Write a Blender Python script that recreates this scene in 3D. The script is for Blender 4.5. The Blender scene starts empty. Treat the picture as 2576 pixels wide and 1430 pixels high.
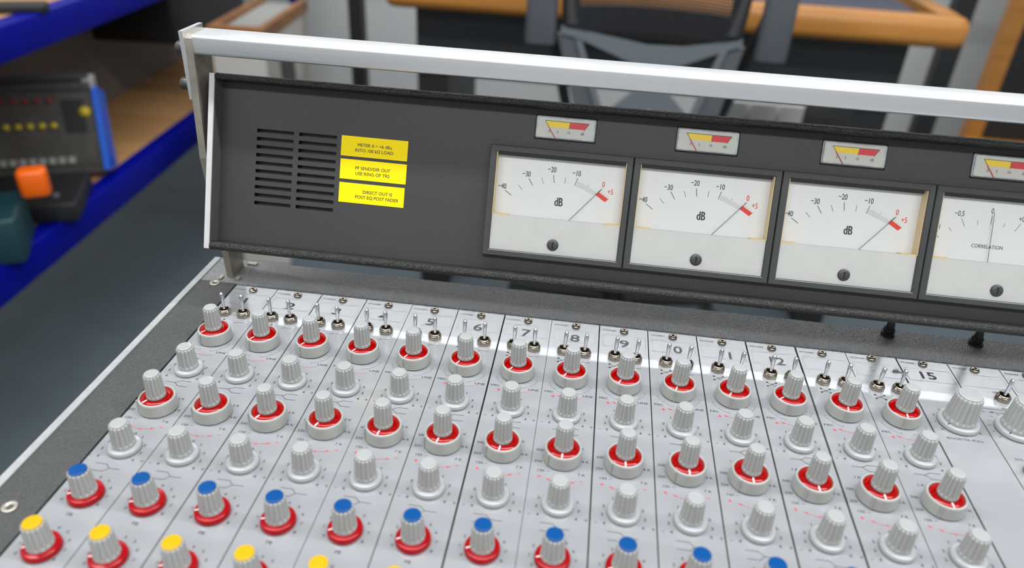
import bpy, math, random
from mathutils import Matrix, Vector
random.seed(7)
S = bpy.context.scene
COL = S.collection
PI = math.pi
# ------------------------------------------------------------------ camera
F = 1883.372
cam = bpy.data.cameras.new('camera'); camo = bpy.data.objects.new('camera', cam); COL.objects.link(camo)
cam.sensor_width = 36.0; cam.sensor_fit = 'HORIZONTAL'; cam.lens = F / 2576 * 36.0
cam.clip_start = 0.02; cam.clip_end = 50
R0 = (0.99063499, 0.12793339, 0.0477007)
R1 = (0.10664502, -0.50684493, -0.85541514)
R2 = (-0.08525931, 0.85249121, -0.51574178)
camo.matrix_world = Matrix(((R0[0], -R1[0], -R2[0], 0.22276104), (R0[1], -R1[1], -R2[1], -0.39564642),
                            (R0[2], -R1[2], -R2[2], 0.26252898), (0, 0, 0, 1)))
cam.dof.use_dof = True; cam.dof.focus_distance = 0.432; cam.dof.aperture_fstop = 5.6
S.camera = camo
# ------------------------------------------------------------------ light
S.view_settings.view_transform = 'Standard'; S.view_settings.look = 'None'
S.view_settings.gamma = 1; S.view_settings.exposure = 0.0; S.view_settings.use_curve_mapping = False
S.cycles.use_denoising = True
w = bpy.data.worlds.new('world'); S.world = w; w.use_nodes = True
w.node_tree.nodes['Background'].inputs[0].default_value = (0.9, 0.95, 1.0, 1)
w.node_tree.nodes['Background'].inputs[1].default_value = 0.25
def batten(name, x, y, z, lx, ly, power, rot=0.0):
    l = bpy.data.lights.new(name, 'AREA'); l.shape = 'RECTANGLE'; l.size = lx; l.size_y = ly; l.energy = power
    l.color = (0.96, 0.98, 1.0)
    o = bpy.data.objects.new(name, l); COL.objects.link(o); o.location = (x, y, z); o.rotation_euler = (0, 0, rot)
    return o
CEIL = 1.75
batten('ceiling_batten', 0.45, 0.05, CEIL - .03, 3.6, 0.09, 84)
batten('ceiling_batten', 0.45, 2.37, CEIL - .03, 3.6, 0.13, 44)
batten('ceiling_batten', 0.45, -1.60, CEIL - .03, 3.6, 0.26, 60)
# ------------------------------------------------------------------ materials
def mat(name, col, rough=0.5, metal=0.0, bump=0, bscale=800, var=0.0, vscale=40, spec=0.5, coat=0.0, kind='noise', stretch=None):
    m = bpy.data.materials.new(name); m.use_nodes = True; nt = m.node_tree; b = nt.nodes['Principled BSDF']
    b.inputs['Base Color'].default_value = (*col, 1); b.inputs['Roughness'].default_value = rough
    b.inputs['Metallic'].default_value = metal; b.inputs['Specular IOR Level'].default_value = spec
    b.inputs['Coat Weight'].default_value = coat; b.inputs['Coat Roughness'].default_value = 0.08
    tc = nt.nodes.new('ShaderNodeTexCoord'); src = tc.outputs['Object']
    if stretch:
        mp = nt.nodes.new('ShaderNodeMapping'); mp.inputs['Scale'].default_value = stretch
        nt.links.new(src, mp.inputs[0]); src = mp.outputs[0]
    n = nt.nodes.new('ShaderNodeTexNoise'); n.inputs['Scale'].default_value = vscale; n.inputs['Detail'].default_value = 4
    nt.links.new(src, n.inputs['Vector'])
    r = nt.nodes.new('ShaderNodeMapRange'); r.inputs[1].default_value = .3; r.inputs[2].default_value = .7
    r.inputs[3].default_value = 1 - var; r.inputs[4].default_value = 1 + var
    nt.links.new(n.outputs['Fac'], r.inputs[0])
    mx = nt.nodes.new('ShaderNodeVectorMath'); mx.operation = 'SCALE'; mx.inputs[0].default_value = col
    nt.links.new(r.outputs[0], mx.inputs['Scale']); nt.links.new(mx.outputs[0], b.inputs['Base Color'])
    if bump:
        if kind == 'leather':
            t = nt.nodes.new('ShaderNodeTexVoronoi'); t.feature = 'SMOOTH_F1'; t.inputs['Scale'].default_value = bscale
            o = t.outputs['Distance']
            n3 = nt.nodes.new('ShaderNodeTexNoise'); n3.inputs['Scale'].default_value = bscale * .6
            nt.links.new(src, n3.inputs['Vector'])
            va = nt.nodes.new('ShaderNodeVectorMath'); va.operation = 'MULTIPLY_ADD'
            va.inputs[1].default_value = (.0025, .0025, .0025)
            nt.links.new(n3.outputs['Color'], va.inputs[0]); nt.links.new(src, va.inputs[2]); nt.links.new(va.outputs[0], t.inputs['Vector'])
        else:
            t = nt.nodes.new('ShaderNodeTexNoise'); t.inputs['Scale'].default_value = bscale; t.inputs['Detail'].default_value = 3
            nt.links.new(src, t.inputs['Vector']); o = t.outputs['Fac']
        bp = nt.nodes.new('ShaderNodeBump'); bp.inputs['Strength'].default_value = bump; bp.inputs['Distance'].default_value = .0009 if kind == 'leather' else .0004
        nt.links.new(o, bp.inputs['Height']); nt.links.new(bp.outputs[0], b.inputs['Normal'])
    return m
M = {}
M['panel'] = mat('panel_silver', (.29, .297, .308), .20, .20, bump=.025, bscale=2500, var=.03, vscale=9)
M['gapblack'] = mat('gap_black', (.012, .012, .013), .7)
M['leather'] = mat('leather_vinyl', (.165, .166, .168), .42, 0, bump=1.0, bscale=1050, kind='leather', var=.1, vscale=60, spec=1.0)
M['vinyl'] = mat('side_vinyl', (.040, .042, .040), .50, 0, bump=.6, bscale=1300, kind='leather', var=.12, vscale=25)
M['lip'] = mat('lip_vinyl', (.008, .009, .007), .22, 0, bump=.7, bscale=1700, kind='leather')
M['face'] = mat('bridge_paint', (.027, .027, .0245), .52, 0, bump=.15, bscale=2600, var=.10, vscale=14)
M['cheekgrey'] = mat('cheek_inner', (.065, .065, .068), .5, var=.08, vscale=60)
M['cheekwhite'] = mat('cheek_edge', (.48, .48, .47), .4, var=.05, vscale=120)
M['alu'] = mat('brushed_aluminium', (.70, .71, .72), .34, .85, bump=.12, bscale=700, var=.05, vscale=30, stretch=(.03, 1, 1))
M['aluedge'] = mat('edge_aluminium', (.33, .33, .33), .45, .3, var=.08, vscale=200)
M['nickelplate'] = mat('dull_nickel_steel', (.38, .355, .30), .42, .75, bump=.1, bscale=500, var=.22, vscale=70)
M['bolt'] = mat('dark_bolt', (.09, .085, .08), .4, .7)
M['grip'] = mat('grip_grey', (.34, .345, .33), .40, var=.035, vscale=350)
M['cap'] = mat('cap_grey', (.29, .297, .293), .18, var=.02, vscale=250)
M['skirt'] = mat('skirt_grey', (.33, .33, .31), .42, bump=.05, bscale=3000, var=.03, vscale=300)
M['skirtgloss'] = mat('flange_grey', (.32, .33, .335), .20, var=.02, vscale=200)
M['red'] = mat('ring_red', (.27, .0006, .0006), .12, var=.03, spec=.25)
M['redskirt'] = mat('skirt_red', (.29, .001, .004), .22, var=.04, spec=.3)
M['blue'] = mat('cap_blue', (.0, .050, .19), .3, spec=.3)
M['yellow'] = mat('cap_yellow', (.48, .275, .0), .3, spec=.3)
M['white'] = mat('mark_white', (.85, .85, .85), .4)
M['ink'] = mat('ink_black', (.015, .015, .02), .5)
M['inkgrey'] = mat('ink_grey', (.12, .125, .14), .5, var=.3, vscale=2500)
M['inkthin'] = mat('ink_hairline', (.10, .10, .11), .5)
M['inkred'] = mat('ink_red', (.50, .01, .035), .5)
M['chrome'] = mat('lever_chrome', (.78, .78, .80), .10, 1.0)
M['nickel'] = mat('nut_nickel', (.36, .32, .26), .22, 1.0, var=.12, vscale=500)
M['black'] = mat('matt_black', (.010, .010, .011), .5)
M['hole'] = mat('deep_black', (.003, .003, .003), .8)
M['bezel'] = mat('bezel_plastic', (.034, .036, .035), .34, bump=.04, bscale=1500, var=.06, vscale=60)
M['dial'] = mat('dial_card', (.80, .81, .80), .5, var=.01)
M['cream'] = mat('meter_cover', (.70, .70, .67), .35, bump=.03, bscale=900, var=.03, vscale=90)
M['amber'] = mat('yellowed_rim', (.85, .66, .36), .4)
M['sticker'] = mat('sticker_yellow', (.84, .64, .0), .5, var=.01, spec=.2)
M['acryl'] = mat('acrylic_rim', (.48, .50, .50), .12, var=.15, vscale=300, coat=.6)
M['dialred'] = mat('dial_red', (.78, .04, .02), .5)
M['needle_red'] = mat('needle_red', (.60, .01, .02), .4)
M['mineryellow'] = mat('scale_yellow', (.78, .55, .01), .5)
M['minered'] = mat('scale_red', (.60, .01, .02), .5)
M['minicard'] = mat('mini_card', (.52, .52, .47), .5)
def glassmat(name, g):
    m = bpy.data.materials.new(name); m.use_nodes = True; nt = m.node_tree
    for n in list(nt.nodes):
        if n.type != 'OUTPUT_MATERIAL': nt.nodes.remove(n)
    out = nt.nodes['Material Output']; mix = nt.nodes.new('ShaderNodeMixShader'); t = nt.nodes.new('ShaderNodeBsdfTransparent')
    gl = nt.nodes.new('ShaderNodeBsdfGlossy'); gl.inputs['Roughness'].default_value = .03
    fr = nt.nodes.new('ShaderNodeFresnel'); fr.inputs['IOR'].default_value = 1.45
    ml = nt.nodes.new('ShaderNodeMath'); ml.operation = 'MULTIPLY'; ml.inputs[1].default_value = g
    nt.links.new(fr.outputs[0], ml.inputs[0]); nt.links.new(ml.outputs[0], mix.inputs[0])
    nt.links.new(t.outputs[0], mix.inputs[1]); nt.links.new(gl.outputs[0], mix.inputs[2]); nt.links.new(mix.outputs[0], out.inputs[0])
    return m
M['glass'] = glassmat('meter_glass', 1.0)
# background
M['floor'] = mat('floor_vinyl', (.082, .108, .122), .42, bump=.03, bscale=60, var=.10, vscale=5)
M['wall'] = mat('wall_paint', (.55, .55, .54), .7, bump=.05, bscale=90, var=.02, vscale=3)
M['ceiling'] = mat('ceiling_paint', (.50, .51, .52), .8, bump=.05, bscale=60)
M['bluesteel'] = mat('blue_steel', (.0, .003, .21), .45, spec=.12, var=.06, vscale=20)
M['bluepaint'] = mat('blue_cheek', (.003, .10, .58), .35)
def wood(name, c1, c2, rough=.45, stretch=(2, 26, 26)):
    m = mat(name, c1, rough, bump=.05, bscale=50); nt = m.node_tree; b = nt.nodes['Principled BSDF']
    tc = nt.nodes.new('ShaderNodeTexCoord'); mp = nt.nodes.new('ShaderNodeMapping'); mp.inputs['Scale'].default_value = stretch
    n = nt.nodes.new('ShaderNodeTexNoise'); n.inputs['Scale'].default_value = 1.6; n.inputs['Detail'].default_value = 6; n.inputs['Distortion'].default_value = .6
    cr = nt.nodes.new('ShaderNodeValToRGB'); cr.color_ramp.elements[0].color = (*c1, 1); cr.color_ramp.elements[1].color = (*c2, 1)
    cr.color_ramp.elements[0].position = .35; cr.color_ramp.elements[1].position = .65
    nt.links.new(tc.outputs['Object'], mp.inputs[0]); nt.links.new(mp.outputs[0], n.inputs['Vector'])
    nt.links.new(n.outputs['Fac'], cr.inputs[0]); nt.links.new(cr.outputs[0], b.inputs['Base Color'])
    return m
M['birch'] = wood('shelf_wood', (.42, .22, .085), (.50, .28, .12))
M['oak'] = wood('desk_oak', (.37, .150, .022), (.45, .19, .035))
M['rimwood'] = wood('rim_wood', (.22, .09, .025), (.30, .13, .04))
M['backboard'] = mat('bench_backboard', (.17, .15, .13), .7, var=.08, vscale=6)
M['navy'] = mat('navy_plastic', (.012, .014, .045), .4)
M['darkgrey'] = mat('dark_grey_plastic', (.045, .047, .052), .45)
M['chairgrey'] = mat('chair_grey_plastic', (.075, .082, .09), .42, var=.05)
M['chairlight'] = mat('chair_frame_plastic', (.11, .125, .135), .38)
M['carcass'] = mat('cabinet_white', (.46, .44, .40), .6, var=.04, vscale=8)
M['boxwhite'] = mat('box_white', (.76, .75, .72), .6, var=.04, vscale=10)
M['panelgrey'] = mat('old_mixer_panel', (.06, .056, .05), .5, var=.25, vscale=25)
M['teal'] = mat('teal_plastic', (.004, .035, .045), .5)
M['orange'] = mat('orange_plastic', (.80, .12, .0), .4)
M['dullwhite'] = mat('dull_white', (.32, .32, .30), .5)
M['knobyellow'] = mat('old_yellow', (.55, .40, .02), .5)
M['knobred'] = mat('old_red', (.25, .02, .02), .5)
# ------------------------------------------------------------------ mesh helpers (units: millimetres, scaled to metres on build)
class MB:
    def __init__(s): s.v = []; s.f = []; s.m = []; s.sm = []
    def add(s, vs, fs, mi=0, smooth=False, X=None):
        b = len(s.v)
        s.v += [tuple(X @ Vector(p)) for p in vs] if X else [tuple(p) for p in vs]
        for f in fs: s.f.append(tuple(b + i for i in f)); s.m.append(mi); s.sm.append(smooth)
        return s
    def box(s, x0, x1, y0, y1, z0, z1, mi=0, X=None, bev=0):
        if bev:
            return s.rbox(x0, x1, y0, y1, z0, z1, bev, mi, X)
        vs = [(x, y, z) for x in (x0, x1) for y in (y0, y1) for z in (z0, z1)]
        return s.add(vs, [(0, 1, 3, 2), (4, 6, 7, 5), (0, 4, 5, 1), (2, 3, 7, 6), (0, 2, 6, 4), (1, 5, 7, 3)], mi, X=X)
    def rbox(s, x0, x1, y0, y1, z0, z1, b, mi=0, X=None):
        # box with rounded vertical (z) edges and chamfered top and bottom rims
        def ring(ins, z):
            out = []
            for cx, cy, a0 in ((x1 - b, y1 - b, 0), (x0 + b, y1 - b, 90), (x0 + b, y0 + b, 180), (x1 - b, y0 + b, 270)):
                for k in range(5):
                    a = math.radians(a0 + 22.5 * k); r = b - ins
                    out.append((cx + r * math.cos(a), cy + r * math.sin(a), z))
            return out
        c = b * .5
        rings = [ring(c, z0), ring(c * .3, z0 + c * .3), ring(0, z0 + c), ring(0, z1 - c), ring(c * .3, z1 - c * .3), ring(c, z1)]
        n = 20; vs = [p for r in rings for p in r]; fs = []
        for i in range(len(rings) - 1):
            for k in range(n): fs.append((i * n + k, i * n + (k + 1) % n, (i + 1) * n + (k + 1) % n, (i + 1) * n + k))
        s.add(vs, fs, mi, True, X)
        s.add(rings[0][::-1], [tuple(range(n))], mi, False, X); s.add(rings[-1], [tuple(range(n))], mi, False, X)
        return s
    def prism(s, poly, axis, a, b, mi=0, X=None):
        # poly: 2D points; extruded along axis from a to b
        def P(p, t):
            return (t, p[0], p[1]) if axis == 'x' else ((p[0], t, p[1]) if axis == 'y' else (p[0], p[1], t))
        n = len(poly); vs = [P(p, a) for p in poly] + [P(p, b) for p in poly]
        fs = [tuple(range(n))[::-1], tuple(range(n, 2 * n))] + [(k, (k + 1) % n, n + (k + 1) % n, n + k) for k in range(n)]
        return s.add(vs, fs, mi, X=X)
    def lathe(s, prof, n=48, mi=0, X=None, cap=True, smooth=True, func=None):
        vs = []; fs = []
        for i, (r, z) in enumerate(prof):
            for k in range(n):
                a = 2 * PI * k / n; rr = func(r, z, a) if func else r
                vs.append((rr * math.cos(a), rr * math.sin(a), z))
        for i in range(len(prof) - 1):
            for k in range(n): fs.append((i * n + k, i * n + (k + 1) % n, (i + 1) * n + (k + 1) % n, (i + 1) * n + k))
        s.add(vs, fs, mi, smooth, X)
        if cap:
            L = (len(prof) - 1) * n
            s.add(vs[L:], [tuple(range(n))], mi, False, X)
            s.add(vs[:n], [tuple(range(n))[::-1]], mi, False, X)
        return s
    def tube(s, pts, r, n=10, mi=0, X=None):
        vs = []; fs = []; P = [Vector(p) for p in pts]
        for i, p in enumerate(P):
            t = (P[min(i + 1, len(P) - 1)] - P[max(i - 1, 0)]).normalized()
            u = t.cross(Vector((0, 0, 1)));
            if u.length < .1: u = t.cross(Vector((0, 1, 0)))
            u.normalize(); v = t.cross(u)
            rr = r[i] if isinstance(r, (list, tuple)) else r
            for k in range(n):
                a = 2 * PI * k / n; vs.append(p + u * (rr * math.cos(a)) + v * (rr * math.sin(a)))
        for i in range(len(P) - 1):
            for k in range(n): fs.append((i * n + k, (i + 1) * n + k, (i + 1) * n + (k + 1) % n, i * n + (k + 1) % n))
        s.add(vs, fs, mi, True, X)
        s.add(vs[:n], [tuple(range(n))], mi, False, X); s.add(vs[-n:], [tuple(range(n))[::-1]], mi, False, X)
        return s
    def line(s, pts, w, z, mi=0, X=None):
        # flat printed stroke in the xy plane
        for (a, b) in zip(pts, pts[1:]):
            d = Vector((b[0] - a[0], b[1] - a[1])); L = d.length or 1; d /= L; nx, ny = -d.y * w / 2, d.x * w / 2
            e = w * .35; ax, ay, bx, by = a[0] - d.x * e, a[1] - d.y * e, b[0] + d.x * e, b[1] + d.y * e
            s.add([(ax - nx, ay - ny, z), (bx - nx, by - ny, z), (bx + nx, by + ny, z), (ax + nx, ay + ny, z)], [(0, 1, 2, 3)], mi, X=X)
        return s
    def disc(s, x, y, r, z, mi=0, n=14, X=None):
        return s.add([(x + r * math.cos(2 * PI * k / n), y + r * math.sin(2 * PI * k / n), z) for k in range(n)], [tuple(range(n))], mi, X=X)
    def text(s, t, x, y, h, z, mi=0, sx=1.0, align='c', shear=0, bold=0, rot=0, X=None):
        if bold:
            d = bold * h
            s.text(t, x - d * math.cos(rot), y - d * math.sin(rot), h, z - .006, mi, sx, align, shear, 0, rot, X)
            s.text(t, x, y + d * .5, h, z - .003, mi, sx, align, shear, 0, rot, X)
            x += d * math.cos(rot); y += d * math.sin(rot)
        vs, fs, x0, x1 = glyphs(t, 0, shear)
        k = h / .727
        off = {'c': -(x0 + x1) / 2, 'l': -x0, 'r': -x1}[align]
        c, sn = math.cos(rot), math.sin(rot); out = []
        for p in vs:
            a = (p[0] + off) * k * sx; b = (p[1] - .3635) * k
            out.append((x + a * c - b * sn, y + a * sn + b * c, z))
        return s.add(out, fs, mi, X=X)
    def mesh(s, name, mats):
        me = bpy.data.meshes.new(name); me.from_pydata([(a * .001, b * .001, c * .001) for a, b, c in s.v], [], s.f)
        me.polygons.foreach_set('material_index', s.m); me.polygons.foreach_set('use_smooth', s.sm)
        for k in (mats if isinstance(mats, (list, tuple)) else [mats]): me.materials.append(M[k])
        me.update(); return me
_g = {}
def glyphs(t, bold, shear):
    key = (t, bold, shear)
    if key in _g: return _g[key]
    c = bpy.data.curves.new('t', 'FONT'); c.body = t; c.size = 1.0; c.offset = bold; c.shear = shear; c.resolution_u = 3; c.fill_mode = 'FRONT'
    o = bpy.data.objects.new('t', c); COL.objects.link(o)
    dg = bpy.context.evaluated_depsgraph_get(); dg.update()
    e = o.evaluated_get(dg); me = e.to_mesh()
    vs = [tuple(v.co) for v in me.vertices]; fs = [tuple(p.vertices) for p in me.polygons]
    e.to_mesh_clear(); bpy.data.objects.remove(o); bpy.data.curves.remove(c)
    xs = [v[0] for v in vs] or [0]
    _g[key] = (vs, fs, min(xs), max(xs)); return _g[key]
# ------------------------------------------------------------------ object helpers
WM = {}
def put(o, Mw, parent):
    COL.objects.link(o); WM[o.name] = Mw
    if parent: o.parent = parent; o.matrix_parent_inverse = Matrix(); o.matrix_basis = WM[parent.name].inverted() @ Mw
    else: o.matrix_basis = Mw
    return o
def T(x, y, z, rz=0.0): return Matrix.Translation((x * .001, y * .001, z * .001)) @ Matrix.Rotation(rz, 4, 'Z')
I4 = Matrix()
def part(name, mb, mats, parent, Mw=None, label=None, kind=None):
    me = mb.mesh(name, mats) if isinstance(mb, MB) else mb
    o = bpy.data.objects.new(name, me); put(o, Mw if Mw is not None else (WM[parent.name] if parent else I4), parent)
    if label: o['label'] = label
    if kind: o['kind'] = kind
    return o
def thing(name, label, cat, Mw, group=None):
    o = bpy.data.objects.new(name, None); o.empty_display_size = .05; put(o, Mw, None)
    o['label'] = label; o['category'] = cat
    if group: o['group'] = group
    return o
def single(name, mb, mats, Mw, label, cat, group=None):
    o = part(name, mb, mats, None, Mw); o['label'] = label; o['category'] = cat
    if group: o['group'] = group
    return o
def copytree(o, Mw, parent):
    c = o.copy(); put(c, Mw, parent)
    for ch in o.children:
        d = ch.copy(); put(d, Mw @ ch.matrix_basis, c)
    return c
FLOOR = -900.0
# ------------------------------------------------------------------ room
def struct(name, mb, m):
    o = part(name, mb, m, None, I4); o['kind'] = 'structure'; return o
X0, X1, Y0, Y1, Z1 = -1700, 3000, -2600, 2950, CEIL * 1000
struct('floor', MB().box(X0 - 60, X1 + 60, Y0 - 60, Y1 + 60, FLOOR - 60, FLOOR), 'floor')
struct('ceiling', MB().box(X0 - 60, X1 + 60, Y0 - 60, Y1 + 60, Z1, Z1 + 60), 'ceiling')
struct('wall_back', MB().box(X0 - 60, X1 + 60, Y1, Y1 + 60, FLOOR, Z1), 'wall')
struct('wall_front', MB().box(X0 - 60, X1 + 60, Y0 - 60, Y0, FLOOR, Z1), 'wall')
struct('wall_left', MB().box(X0 - 60, X0, Y0, Y1, FLOOR, Z1), 'wall')
struct('wall_right', MB().box(X1, X1 + 60, Y0, Y1, FLOOR, Z1), 'wall')
# ------------------------------------------------------------------ mixing console
con = thing('mixing_console', 'vintage analogue mixing console with rows of grey knobs and a dark meter bridge', 'mixing console', T(270, -180, FLOOR))
XR = 690.0; YF = -400.0; YB = 30.0
# body and stand
part('console_body', MB().box(-22, XR, YF, YB - 2, -105, -3.2), 'gapblack', con, I4)
for x in (-10, XR - 50):
    for y in (YF + 30, YB - 70):
        part('leg', MB().box(x, x + 38, y, y + 38, FLOOR, -105), 'black', con, I4, 'black steel leg')
part('end_panel', MB().box(XR, XR + 6, YF, YB, -110, 3), 'aluedge', con, I4)
# leather trims
g = MB().prism([(YB, 1.0), (YB + 1.2, .2), (YB + 1.4, -60), (YB - 2, -60), (YB - 2, -3), (.3, -3), (.3, .6), (.9, 1.0)], 'x', -22.5, XR)
part('rear_trim', g, 'leather', con, I4, 'black grained vinyl trim under the meter bridge')
part('side_trim', MB().box(-22.6, 1.5, YF, .1, -60, .9), 'vinyl', con, I4, 'dark grained vinyl trim down the left side')
part('edge_strip', MB().prism([(-27, -110), (-22.7, -110), (-22.7, 1.6), (-23.1, 1.9), (-26.6, 1.9), (-27, 1.5)], 'y', YF, YB - 1), 'aluedge', con, I4, 'pale aluminium edging strip')
ring = [(3.3, 0), (3.5, .25), (3.1, .6), (1.7, .35), (1.2, -.4), (.05, -.5)]
def trimscrew(x, y):
    part('screw', MB().lathe(ring, 24), 'nickelplate', con, T(x, y, .9), 'small brass coloured screw')
trimscrew(-12, -2); trimscrew(-11.3, -195); trimscrew(-11.3, -380)
# ---- channel strips
sepw = [.5, .5, .7, .6, .35, .5, .9, .25, .7, .6, .7, .9, 1.1, .45, 1.0, .6, .5, .5, .5, .5, .5, .5, .5]
sx = [2.0] + [30.0 * k for k in range(1, 24)]
def sepx(k): return sx[k]
ZI = .06
def legend_channel():
    b = MB(); z = ZI
    def tx(t, x, y, h=1.75, mi=0, sx_=1.2, **k): b.text(t, x, y, h, z, mi, sx_, bold=.022, **k)
    b.text('STUDER', 2.0, -4.6, 1.4, z, 2, 1.22, align='l', bold=.03)
    x0, x1, y0, y1 = 2.4, 28.2, -21.6, -9.5
    b.line([(x0, y0), (x1, y0), (x1, y1), (x0, y1), (x0, y0)], .13, z, 3)
    for p in ((6.9, -39.8), (12.1, -39.6), (6.9, -43.0), (12.1, -43.1)): b.disc(p[0], p[1], .62, z, 0)
    b.line([(6.9, -39.8), (12.1, -43.1)], .3, z, 0); b.line([(6.9, -43), (12.1, -39.6)], .3, z + .005, 0)
    b.line([(19.3, -42.1), (20.8, -40.9), (25.2, -41.0)], .28, z, 0)
    cx, cy, r = 15.3, -59.3, 12.6
    for a0, a1 in ((200, 255), (285, 340)):
        pts = [(cx + r * math.cos(math.radians(a)), cy + r * math.sin(math.radians(a))) for a in [a0 + (a1 - a0) * i / 14 for i in range(15)]]
        b.line(pts, .17, z, 3)
        for a in (a0, (a0 + a1) / 2, a1):
            a = math.radians(a); b.line([(cx + r * math.cos(a), cy + r * math.sin(a)), (cx + (r - 1.3) * math.cos(a), cy + (r - 1.3) * math.sin(a))], .17, z + .005, 3)
    tx('MIC', 1.8, -71.3, 1.6, align='l', sx_=1.32); tx('LINE', 22.8, -71.8, 1.6, align='l', sx_=1.3)
    def arrow(pts, heads, dots):
        b.line(pts, .18, z, 1)
        for (tip, back) in heads:
            d = Vector((tip[0] - back[0], tip[1] - back[1])).normalized(); n = Vector((-d.y, d.x))
            q = Vector(tip) - d * 2.1
            b.add([(tip[0], tip[1], z + .01), (q.x - n.x * .55, q.y - n.y * .55, z + .01), (q.x + n.x * .55, q.y + n.y * .55, z + .01)], [(0, 1, 2)] if (n.x * d.y - n.y * d.x) < 0 else [(0, 2, 1)], 1)
        for p in dots: b.disc(p[0], p[1], .5, z + .01, 1)
    arc = [(8.6, -73.6), (10.4, -74.5), (12.8, -75.2), (16, -75.6), (19.5, -75.2), (22.8, -74)]
    arrow(arc, [(arc[0], arc[1])], [])
    b.line([(5.7, -74.9), (7.5, -74.9)], .42, z, 1); b.line([(6.6, -74), (6.6, -75.8)], .42, z + .005, 1)
    arc = [(8.0, -136.4), (10.4, -137.4), (13, -138.2), (15.2, -138.4), (17.5, -138.1), (20, -137.5), (22.2, -136.6)]
    arrow(arc, [(arc[0], arc[1]), (arc[-1], arc[-2])], [arc[3]])
    b.line([(4.0, -135.6), (5.6, -135.6)], .4, z, 1); b.line([(4.8, -134.8), (4.8, -136.4)], .4, z + .005, 1); b.line([(24.4, -135.7), (25.7, -135.7)], .4, z, 1)
    for yc in (-89.8, -152.2):
        for sg in (-1, 1):
            for t, dx, dy in (('1', 4.9, 8.6), ('2', 9.0, 3.4), ('3', 9.7, -1.8), ('4', 8.7, -6.7)):
                tx(t, 15 + sg * dx, yc + dy)
        tx('0', 15.2, yc + 10.2)
        b.line([(2.0, yc - 6.9), (3.2, yc - 6.9)], .25, z, 0)
        b.line([(27.5, yc - 6.7), (29.1, yc - 6.7)], .25, z, 0); b.line([(28.3, yc - 5.9), (28.3, yc - 7.5)], .25, z + .005, 0)
    b.line([(8.6, -101.4), (13.7, -101.4), (16.5, -99.5), (21.8, -99.5)], .28, z, 0); b.line([(13.7, -101.4), (16.6, -103.9), (21.8, -103.9)], .28, z + .005, 0)
    b.line([(8, -163.4), (13.6, -163.4), (16, -165.7), (21.3, -165.7)], .28, z, 0); b.line([(16, -165.7), (13.8, -168), (8.2, -168)], .28, z + .005, 0)
    for t, x, y in (('500', 3.6, -117.6), ('250', 3.4, -125.4), ('150', 5.4, -131.5), ('4 K', 26.4, -122.3), ('7 K', 24.9, -131.4), ('2 K', 23.8, -113.4), ('1 K', 9.6, -108.9)):
        tx(t, x, y, 1.6, sx_=1.15)
    b.line([(7.9, -131.8), (9.6, -131.5)], .2, z, 0)
    for yc, nm in ((-182.7, 'FB'), (-212.3, 'AX')):
        for t, dx, dy in (('0', -8.3, -3.6), ('1', -10, 1.3), ('2', -8.6, 6.2), ('3', -4.8, 10), ('4', .5, 11.3), ('5', 5.5, 9.8), ('6', 8.8, 6), ('7', 10, .9), ('8', 8.8, -4)):
            tx(t, 15 + dx, yc + dy, 1.55)
        tx(nm, 15.4, yc - 11, 1.7)
    return b.mesh('legend', ['ink', 'inkred', 'inkgrey', 'inkthin'])
def legend_plain():
    b = MB(); z = ZI
    b.text('STUDER', 1.8, -3.7, 1.4, z, 0, 1.2, align='l', bold=.02)
    x0, x1, y0, y1 = 2.0, 28.0, -20.9, -8.9
    b.line([(x0, y0), (x1, y0), (x1, y1), (x0, y1), (x0, y0)], .15, z, 1)
    return b
LCH = legend_channel()
def smear(b, cx, cy, n, sxx, syy, r0=.3):
    rr = random.Random(3)
    for i in range(n): b.disc(cx + rr.gauss(0, sxx), cy + rr.gauss(0, syy), r0 * rr.uniform(.3, 1), ZI + .002 * i, 0, 7)
# hex socket screw, toggle switch meshes
def hexpts(r, ph=0): return [(r * math.cos(math.radians(60 * k + ph)), r * math.sin(math.radians(60 * k + ph))) for k in range(6)]
b = MB(); b.lathe([(2.7, .0), (2.7, .35), (2.45, 1.0), (1.9, 1.5), (1.35, 1.68)], 28, cap=False)
hx = [(p[0], p[1]) for p in hexpts(1.15)]
n = 28
top = [(1.35 * math.cos(2 * PI * k / n), 1.35 * math.sin(2 * PI * k / n), 1.68) for k in range(n)]
def hr(a): a = (a % (PI / 3)) - PI / 6; return 1.0 / math.cos(a)
inn = [(hr(2 * PI * k / n) * math.cos(2 * PI * k / n), hr(2 * PI * k / n) * math.sin(2 * PI * k / n), 1.68) for k in range(n)]
low = [(p[0], p[1], .5) for p in inn]
b.add(top + inn, [(k, (k + 1) % n, n + (k + 1) % n, n + k) for k in range(n)], 0)
b.add(inn + low, [(k, (k + 1) % n, n + (k + 1) % n, n + k) for k in range(n)], 1); b.add(low, [tuple(range(n))], 1)
SCREW = b.mesh('panel_screw', ['nickel', 'hole'])
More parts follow.
